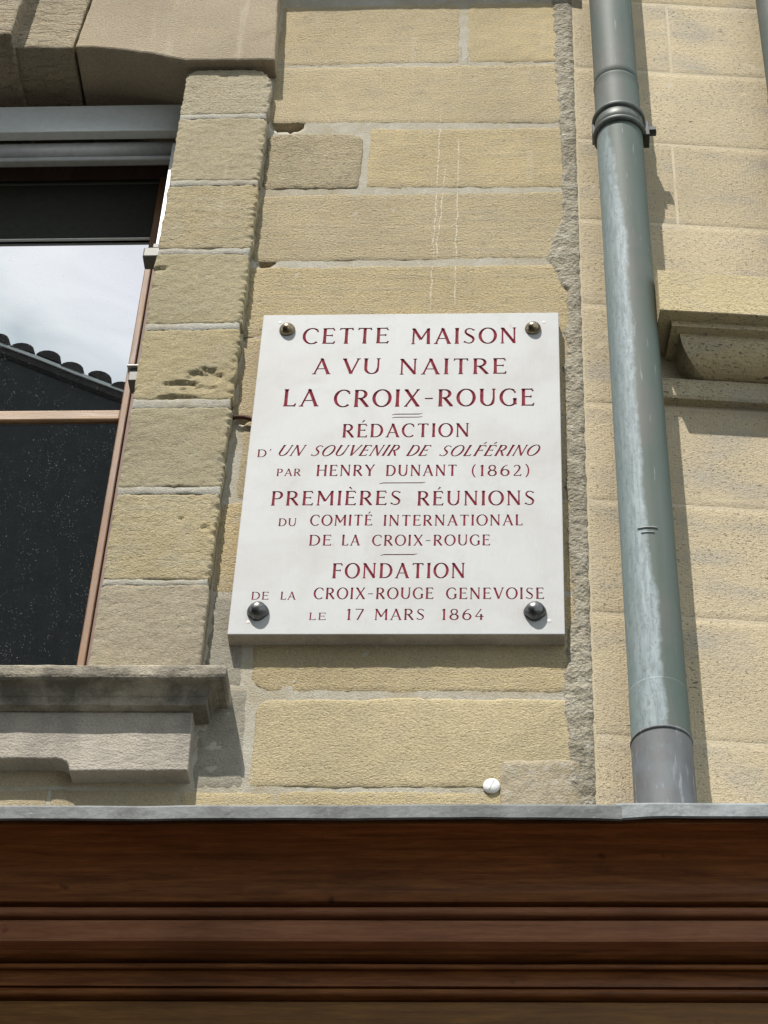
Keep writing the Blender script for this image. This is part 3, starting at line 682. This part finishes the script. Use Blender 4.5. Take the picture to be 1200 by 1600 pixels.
# ------------------------------------------------------------------ white screw cap, iron tie
cap = lathe([(.0172, 0), (.0172, .002), (.0164, .0042), (.0138, .0062), (.009, .0077), (.004, .0082), (.0005, .0083)], 40)
co = thing('screw_cap', 'round white domed plastic cap screwed to the stone above the zinc edge', 'cap', (.551, -.001, 4.214))
cc = link('dome', cap, M['white'], co); cc.rotation_euler = (R_(90), 0, 0)
box('slot', M['plug'], co, -.0012, .0012, -.0088, -.005, -.0120, .0120, bev=.0004).rotation_euler = (0, R_(24), 0)
pts = [(-.052, -.004, 5.246), (-.040, -.012, 5.243), (-.022, -.013, 5.241), (-.008, -.012, 5.237), (.004, -.012, 5.228), (.012, -.008, 5.224)]
tag(tube('iron_tie', None, M['rust'], pts, .0052), 'bent rusty iron tie reaching from the jamb to the plaque edge', 'iron tie')

# ------------------------------------------------------------------ the plaque: slab with V-cut lettering
def arc(cx, cy, rx, ry, a0, a1, wt, wn, n=18, wend=None):
    o = []
    for i in range(n + 1):
        a = R_(a0 + (a1 - a0) * i / n); w = wn + (wt - wn) * abs(math.cos(a)) ** 1.3
        o.append((cx + rx * math.cos(a), cy + ry * math.sin(a), w))
    return o
T, t_ = .132, .066
def V(x, y0=0, y1=1, w=T): return [(x, y0, w * 1.35), (x, y0 + .07, w * 1.05), (x, (y0 + y1) / 2, w * .95), (x, y1 - .07, w * 1.05), (x, y1, w * 1.35)]
def H(x0, x1, y, w=t_, e=1.5): return [(x0, y, w), (x0 + (x1 - x0) * .75, y, w), (x1, y, w * e)]
def D(x0, y0, x1, y1, w): return [(x0, y0, w * 1.2), (x0 * .9 + x1 * .1, y0 * .9 + y1 * .1, w), (x0 * .1 + x1 * .9, y0 * .1 + y1 * .9, w), (x1, y1, w * 1.2)]
def F_(x, y, r=.115): return [(x - r, y, t_ * .8), (x + r, y, t_ * .8)]
def serif(x, y, d=1, r=.07): return [(x, y, t_), (x + .01, y + d * r, t_ * 1.2), (x + .03, y + d * r * 1.9, t_ * .7)]
G = {}
G['A'] = (.88, [D(.08, .0, .44, .98, .075), D(.43, .98, .80, .0, T), H(.2, .68, .34, .055, 1), F_(.08, .015), F_(.80, .015), [(.36, .985, .05), (.46, .985, .09)]])
G['C'] = (.80, [arc(.46, .5, .42, .49, 48, 312, T, t_), serif(.745, .86, -1, .06)])
G['D'] = (.86, [V(.13), [(.13, .965, t_), (.30, .965, t_)] + arc(.36, .5, .42, .465, 88, -88, T, t_) + [(.30, .035, t_), (.13, .035, t_)], [(.02, .968, t_), (.14, .968, t_)], [(.02, .032, t_), (.14, .032, t_)]])
G['E'] = (.68, [V(.13), H(.02, .60, .966), H(.13, .54, .53), H(.02, .66, .034), serif(.60, .93, -1, .05), serif(.635, .06, 1, .05), [(.52, .60, t_ * .7), (.52, .46, t_ * .7)]])
G['F'] = (.64, [V(.13), H(.02, .60, .966), H(.13, .54, .52), F_(.13, .015), serif(.60, .93, -1, .05), [(.52, .59, t_ * .7), (.52, .45, t_ * .7)]])
G['G'] = (.86, [arc(.46, .5, .42, .49, 50, 315, T, t_), V(.755, .08, .42), serif(.745, .86, -1, .06), F_(.755, .43, .09)])
G['H'] = (.88, [V(.13), V(.75), H(.13, .75, .53, t_, 1), F_(.13, .015), F_(.75, .015), F_(.13, .985), F_(.75, .985)])
G['I'] = (.26, [V(.13), F_(.13, .015), F_(.13, .985)])
G['L'] = (.64, [V(.13), H(.02, .60, .034), F_(.13, .985), serif(.575, .06, 1, .06)])
G['M'] = (1.06, [D(.11, 0, .13, 1, .08), D(.13, .97, .53, .28, T), D(.53, .28, .92, .97, .075), D(.92, .98, .94, 0, T), F_(.11, .015, .1), F_(.94, .015, .1), [(.03, .975, .06), (.16, .975, .08)], [(.9, .975, .08), (1.02, .975, .06)]])
G['N'] = (.90, [V(.12, 0, 1, .075), D(.12, .97, .77, .04, T), V(.77, 0, 1, .075), F_(.12, .015, .1), [(.02, .975, .06), (.16, .975, .08)], F_(.77, .985, .1)])
G['O'] = (.94, [arc(.47, .5, .42, .49, 92, 268, T, t_), arc(.47, .5, .42, .49, 94, -94, T, t_)])
G['P'] = (.70, [V(.13), [(.02, .965, t_), (.30, .965, t_)] + arc(.34, .715, .28, .25, 88, -88, T, t_) + [(.28, .465, t_), (.13, .465, t_)], F_(.13, .015)])
G['R'] = (.78, [V(.13), [(.02, .965, t_), (.30, .965, t_)] + arc(.34, .73, .27, .235, 88, -88, T, t_) + [(.28, .495, t_), (.13, .495, t_)], D(.34, .50, .70, .03, T), F_(.13, .015), F_(.715, .015, .08)])
Sp = [(.56, .84), (.47, .94), (.34, .97), (.20, .93), (.12, .82), (.13, .70), (.22, .60), (.36, .51), (.50, .41), (.57, .29), (.54, .14), (.43, .05), (.29, .03), (.16, .07), (.07, .17)]
Sw = [.05, .06, .066, .075, .09, .10, .12, .132, .125, .105, .085, .07, .066, .06, .05]
G['S'] = (.66, [[(x, y, w) for (x, y), w in zip(Sp, Sw)], serif(.56, .93, -1, .05), serif(.065, .06, 1, .05)])
G['T'] = (.76, [V(.38), H(.38, .73, .966, t_, 1.3), H(.38, .03, .966, t_, 1.3), F_(.38, .015), serif(.70, .93, -1, .04), [(.06, .93, t_), (.04, .86, t_ * .8)]])
G['U'] = (.88, [[(.13, 1, T * 1.2), (.13, .9, T), (.13, .4, T)] + arc(.44, .36, .31, .33, 182, 358, T, t_)[1:-3] + [(.75, .42, .085), (.75, .9, .08), (.75, 1, .1)], F_(.13, .985), F_(.75, .985, .1)])
G['V'] = (.86, [D(.09, .98, .44, .02, T), D(.44, .03, .78, .98, .075), F_(.09, .985), F_(.78, .985, .1)])
G['X'] = (.82, [D(.10, .98, .72, .02, T), D(.10, .02, .72, .98, .075), F_(.10, .985, .1), F_(.72, .015, .1), F_(.72, .985, .09), F_(.10, .015, .09)])
G['Y'] = (.82, [D(.08, .98, .42, .47, T), D(.42, .47, .74, .98, .075), V(.41, 0, .5), F_(.08, .985, .1), F_(.74, .985, .1), F_(.41, .015)])
G['1'] = (.40, [V(.22), [(.06, .86, .05), (.22, .97, .08)], F_(.22, .015)])
G['8'] = (.70, [arc(.34, .745, .22, .225, 90, 270, .11, t_), arc(.34, .745, .22, .225, 92, -92, .11, t_), arc(.34, .265, .27, .245, 90, 270, T, t_), arc(.34, .265, .27, .245, 92, -92, T, t_)])
G['6'] = (.72, [arc(.36, .30, .27, .28, 90, 270, T, t_), arc(.36, .30, .27, .28, 92, -92, T, t_), [(.095, .30, T), (.10, .45, T), (.16, .65, .11), (.28, .84, .08), (.46, .96, .06), (.56, .975, .05)]])
G['2'] = (.66, [[(.09, .80, .06), (.15, .92, .065), (.28, .97, .07), (.42, .93, .09), (.50, .81, .12), (.50, .67, .125), (.42, .50, .105), (.28, .30, .085), (.08, .06, .07)], H(.06, .60, .035), serif(.58, .06, 1, .05)])
G['7'] = (.66, [H(.60, .06, .965, t_, 1.3), D(.58, .95, .22, .0, .105)])
G['4'] = (.70, [D(.46, .98, .06, .31, .075), H(.05, .64, .30, t_, 1.4), V(.47, 0, .52)])
G['('] = (.40, [arc(.52, .47, .40, .66, 118, 242, .1, .04)])
G[')'] = (.40, [arc(-.12, .47, .40, .66, 62, -62, .1, .04)])
G['-'] = (.52, [H(.05, .46, .46, .07, 1.1)])
G["'"] = (.30, [[(.20, 1.05, .10), (.10, .80, .03)]])
acute = [(.30, 1.10, .035), (.46, 1.27, .10)]; grave = [(.40, 1.10, .035), (.24, 1.27, .10)]
G['É'] = (G['E'][0], G['E'][1] + [acute]); G['È'] = (G['E'][0], G['E'][1] + [grave]); G['f'] = (G['F'][0], G['F'][1] + [acute])

LINES = [
 [("CETTE", .1000, .3016, 5.4620, .0541), ("MAISON", .3547, .6014, 5.4585, .0538)],
 [("A", .1297, .1692, 5.3589, .0526), ("VU", .1983, .2869, 5.3579, .0525), ("NAITRE", .3304, .5774, 5.3555, .0524)],
 [("LA", .0678, .1479, 5.2525, .0561), ("CROIX-ROUGE", .1855, .6405, 5.2495, .0560)],
 [("RÉDACTION", .2092, .4944, 5.1513, .0430)],
 [("D'", .0216, .0538, 5.0908, .0240), ("UN", .0640, .1180, 5.0941, .0338, 1), ("SOUVENIR", .1400, .3320, 5.0930, .0338, 1), ("DE", .3540, .3990, 5.0919, .0337, 1), ("SOLfÉRINO", .4270, .6440, 5.0907, .0337, 1)],
 [("PAR", .0695, .1227, 5.0320, .0221), ("HENRY", .1579, .2870, 5.0311, .0342), ("DUNANT", .3122, .4685, 5.0300, .0341), ("(1862)", .5000, .6306, 5.0288, .0340)],
 [("PREMIÈRES", .0635, .3483, 4.9422, .0433), ("RÉUNIONS", .3841, .6399, 4.9405, .0431)],
 [("DU", .0844, .1235, 4.8805, .0230), ("COMITÉ", .1539, .2882, 4.8817, .0319), ("INTERNATIONAL", .3128, .6139, 4.8806, .0318)],
 [("DE", .1544, .2027, 4.8234, .0313), ("LA", .2252, .2638, 4.8232, .0313), ("CROIX-ROUGE", .2914, .5436, 4.8225, .0313)],
 [("FONDATION", .2098, .4914, 4.7298, .0424)],
 [("DE", .0421, .0788, 4.6702, .0217), ("LA", .1041, .1356, 4.6701, .0217), ("CROIX-ROUGE", .1746, .4260, 4.6714, .0317), ("GENEVOISE", .4535, .6576, 4.6709, .0316)],
 [("LE", .1675, .2032, 4.6141, .0196), ("17", .2444, .2830, 4.6140, .0303), ("MARS", .3049, .4088, 4.6139, .0303), ("1864", .4435, .5334, 4.6137, .0302)],
]
YF = -.035
plq = thing('marble_plaque', 'white marble commemorative plaque with engraved red lettering fixed to the wall', 'plaque', (.35, 0, 4.5748))
slab_me = box_mesh(0, .70, YF, .006, 4.5748, 5.5645, .0018, 2)
layers = {}
def groove(layer, pts):
    """pts: (x, z, width) centreline in metres -> triangular-section cutter."""
    vs, fs = layers.setdefault(layer, ([], [])); b0 = len(vs); n = len(pts)
    for i, (x, z, w) in enumerate(pts):
        a = Vector(pts[max(i - 1, 0)][:2]); c = Vector(pts[min(i + 1, n - 1)][:2]); tg = (c - a)
        tg = tg.normalized() if tg.length > 1e-9 else Vector((1, 0)); nn = Vector((-tg.y, tg.x))
        h = w / 2; dep = h * .9 + .0003; e = .0015; hb = h * (dep + e) / dep
        vs += [(x + nn.x * hb, YF - e, z + nn.y * hb), (x - nn.x * hb, YF - e, z - nn.y * hb), (x, YF + dep, z)]
    for i in range(n - 1):
        p = b0 + 3 * i
        for k in range(3):
            k2 = (k + 1) % 3; fs.append((p + k, p + k2, p + 3 + k2)); fs.append((p + k, p + 3 + k2, p + 3 + k))
    fs.append((b0, b0 + 2, b0 + 1)); q = b0 + 3 * (n - 1); fs.append((q, q + 1, q + 2))
for ln in LINES:
    for wd in ln:
        txt, x0, x1, zb, ch = wd[:5]; ital = len(wd) > 5
        gap = .17 * (1.25 if len(txt) > 2 else 1.0)
        nat = sum(G[c][0] for c in txt) + gap * (len(txt) - 1); sx = (x1 - x0) / nat; cx = x0
        for c in txt:
            wdt, strokes = G[c]
            for k, s in enumerate(strokes):
                groove(k, [(cx + u * sx + (ch * v * .42 if ital else 0), zb + v * ch, max(w * ch * (1.06 if ch > .03 else 1.15), .0016)) for u, v, w in s])
            cx += (wdt + gap) * sx
for k, (a, c, z, w) in enumerate([(.3228, .3840, 5.2249, .0030), (.3228, .3840, 5.2150, .0026), (.3031, .3966, 5.0090, .0028), (.3143, .3846, 4.7968, .0028)]):
    groove(0, [(a - .004, z - .0025, .0016), (a + .004, z, w), (c - .004, z, w), (c + .004, z + .0022, .0014)])
slab = link('slab', slab_me, M['marble'], None)
for k in sorted(layers):
    me = mesh(*layers[k]); cut = bpy.data.objects.new('cutter', me); COL.objects.link(cut)
    md = slab.modifiers.new('b', 'BOOLEAN'); md.operation = 'DIFFERENCE'; md.object = cut; md.solver = 'MANIFOLD'
    dg = bpy.context.evaluated_depsgraph_get(); dg.update()
    new = bpy.data.meshes.new_from_object(slab.evaluated_get(dg))
    slab.modifiers.clear()
    if len(new.polygons) > len(slab.data.polygons) * .9:
        slab.data = new
    else:
        print('BOOLEAN LAYER FAILED', k, len(new.polygons))
    bpy.data.objects.remove(cut)
print('slab faces', len(slab.data.polygons))
# lift the cut faces out of the slab: one painted part for each engraved word or rule
me = slab.data; cuts = {}; keep = []
PZ = Vector((.35, 0, 4.5748))
RULES = [(.3228, .3840, 5.2249), (.3228, .3840, 5.2150), (.3031, .3966, 5.0090), (.3143, .3846, 4.7968)]
def which(c):
    for k, (a, e, z) in enumerate(RULES):
        if a - .008 < c.x < e + .008 and abs(c.z - z) < .0052: return ('rule', k)
    best = None
    for li, ln in enumerate(LINES):
        for wi, w in enumerate(ln):
            sh = .42 * (c.z - w[3]) if len(w) > 5 else 0
            dx = max(w[1] - (c.x - sh), 0, (c.x - sh) - w[2]); dz = max(w[3] - .002 - c.z, 0, c.z - (w[3] + w[4] * 1.3))
            if best is None or dx + 3 * dz < best[0]: best = (dx + 3 * dz, li, wi)
    return ('word', best[1], best[2])
for p in me.polygons:
    c = p.center
    if .012 < c.x < .688 and 4.588 < c.z < 5.552 and YF + .00008 < c.y < -.004: cuts.setdefault(which(c), []).append(p.index)
    else: keep.append(p.index)
def submesh(me, ids):
    mp = {}; vs = []; fs = []
    for i in ids:
        f = []
        for v in me.polygons[i].vertices:
            if v not in mp: mp[v] = len(vs); vs.append(tuple(me.vertices[v].co))
            f.append(mp[v])
        fs.append(f)
    m = bpy.data.meshes.new('m'); m.from_pydata(vs, [], fs); m.update(); return m
def into(o, par): o.parent = par; o.matrix_parent_inverse = Matrix.Translation(-PZ)
slab_new = link('slab', submesh(me, keep), M['marble']); bpy.data.objects.remove(slab); slab_new.name = 'slab'; into(slab_new, plq)
slab_new.data.materials.append(M['sawn'])
for p in slab_new.data.polygons: p.material_index = 0 if p.normal.y < -.5 else 1
for k in sorted(cuts):
    o = link('engraved_word' if k[0] == 'word' else 'engraved_rule', submesh(me, cuts[k]), M['red']); into(o, slab_new)
    o.matrix_parent_inverse = Matrix()

def bolt(x, z, r, h, mat, facets=False):
    if facets:
        prof = [(r * 1.06, 0), (r * 1.06, h * .20), (r * 1.0, h * .42), (r * .86, h * .68), (r * .62, h * .88), (r * .32, h * .98), (.0005, h)]
    else:
        prof = [(r, 0)] + [(r * math.cos(a), h * math.sin(a)) for a in [math.pi / 2 * k / 10 for k in range(1, 10)]] + [(.0005, h)]
    m = lathe(prof, 48)
    if facets:
        for v in m.vertices:
            a = math.atan2(v.co.y, v.co.x); s = 1 + .07 * math.cos(4 * a) * (1 - v.co.z / h); v.co.x *= s; v.co.y *= s
            v.co.x += .0006 * nz(v.co.x * 160, v.co.y * 160, x); v.co.z += .0005 * nz(v.co.x * 160, v.co.y * 160, x + 5)
    o = link('bolt', m, mat); o.rotation_euler = (R_(90), 0, 0); o.location = (x, YF + .0005, z); into(o, plq); return o
bolt(.0606, 5.510, .0192, .018, M['bronze']); bolt(.6393, 5.507, .0192, .018, M['bronze'])
bolt(.0598, 4.635, .0210, .022, M['iron'], True); bolt(.6386, 4.634, .0215, .022, M['iron'], True)
for x, z in ((.0419, 5.5375), (.0414, 4.6084), (.6676, 4.6112), (.665, 5.530)):
    o = link('screw_plug', lathe([(.0048, 0), (.0048, .0003), (.0044, .0005), (.0005, .0005)], 20), M['plug']); o.rotation_euler = (R_(90), 0, 0); o.location = (x, YF + .0002, z); into(o, plq)

# ------------------------------------------------------------------ the gabled house across the street (seen in the panes)
opp = thing('gabled_house', 'dark gabled house with barrel tiles across the street, mirrored in the window pane', 'house', (-7, -11, 0))
def lp(x, z): return (x + 7, z)
sl_ = .51; rz = 14.09 + .51 * (7 - 2.571)
gm = prism('wall', opp, M['opp'], [(-8, 0), (8, 0), (8, rz - 8 * sl_), (0, rz), (-8, rz - 8 * sl_)], 3.0, -3.0, bev=0, jit=0, step=99)
a = math.atan(sl_); c_, s_ = math.cos(a), math.sin(a)
for sg in (-1, 1):
    vs = []
    for y in (3.04, -3.04):
        for d, h in ((0, .02), (9.3, .02), (9.3, .10), (0, .10)): vs.append((sg * (d * c_ + h * s_), y, rz - d * s_ + h * c_))
    rf = link('roof', mesh(vs, [(0, 1, 2, 3), (4, 5, 6, 7), (0, 1, 5, 4), (1, 2, 6, 5), (2, 3, 7, 6), (3, 0, 4, 7)]), M['tile'], opp)
    vb = []
    for y in (3.062, 3.05):
        for d, h in ((0, .075), (9.3, .075), (9.3, .105), (0, .105)): vb.append((sg * (d * c_ + h * s_), y, rz - d * s_ + h * c_))
    link('verge_strip', mesh(vb, [(0, 1, 2, 3), (4, 5, 6, 7), (0, 1, 5, 4), (1, 2, 6, 5), (2, 3, 7, 6), (3, 0, 4, 7)]), M['verge'], rf)
    tv = []; tf = []
    for j, y in enumerate((.18, -.18)):
        for k in range(9): q = math.pi * k / 8; tv.append((.108 * math.cos(q), y, .085 * math.sin(q) * (1 + .0 * k)))
    for k in range(8): tf.append((k, k + 1, 9 + k + 1, 9 + k))
    tf += [tuple(range(9)), tuple(range(9, 18))]
    tm = mesh(tv, tf); tm.materials.append(M['tile'])
    for i in range(38):
        d = .13 + .243 * i; o = bpy.data.objects.new('verge_tile', tm); COL.objects.link(o); o.parent = rf
        o.location = (sg * (d * c_ + .105 * s_), 2.89, rz - d * s_ + .105 * c_); o.rotation_euler = (random.uniform(-.06, .06), sg * a + random.uniform(-.09, .09), random.uniform(-.08, .08)); o.scale = (random.uniform(.92, 1.04), 1, random.uniform(.85, 1.12))
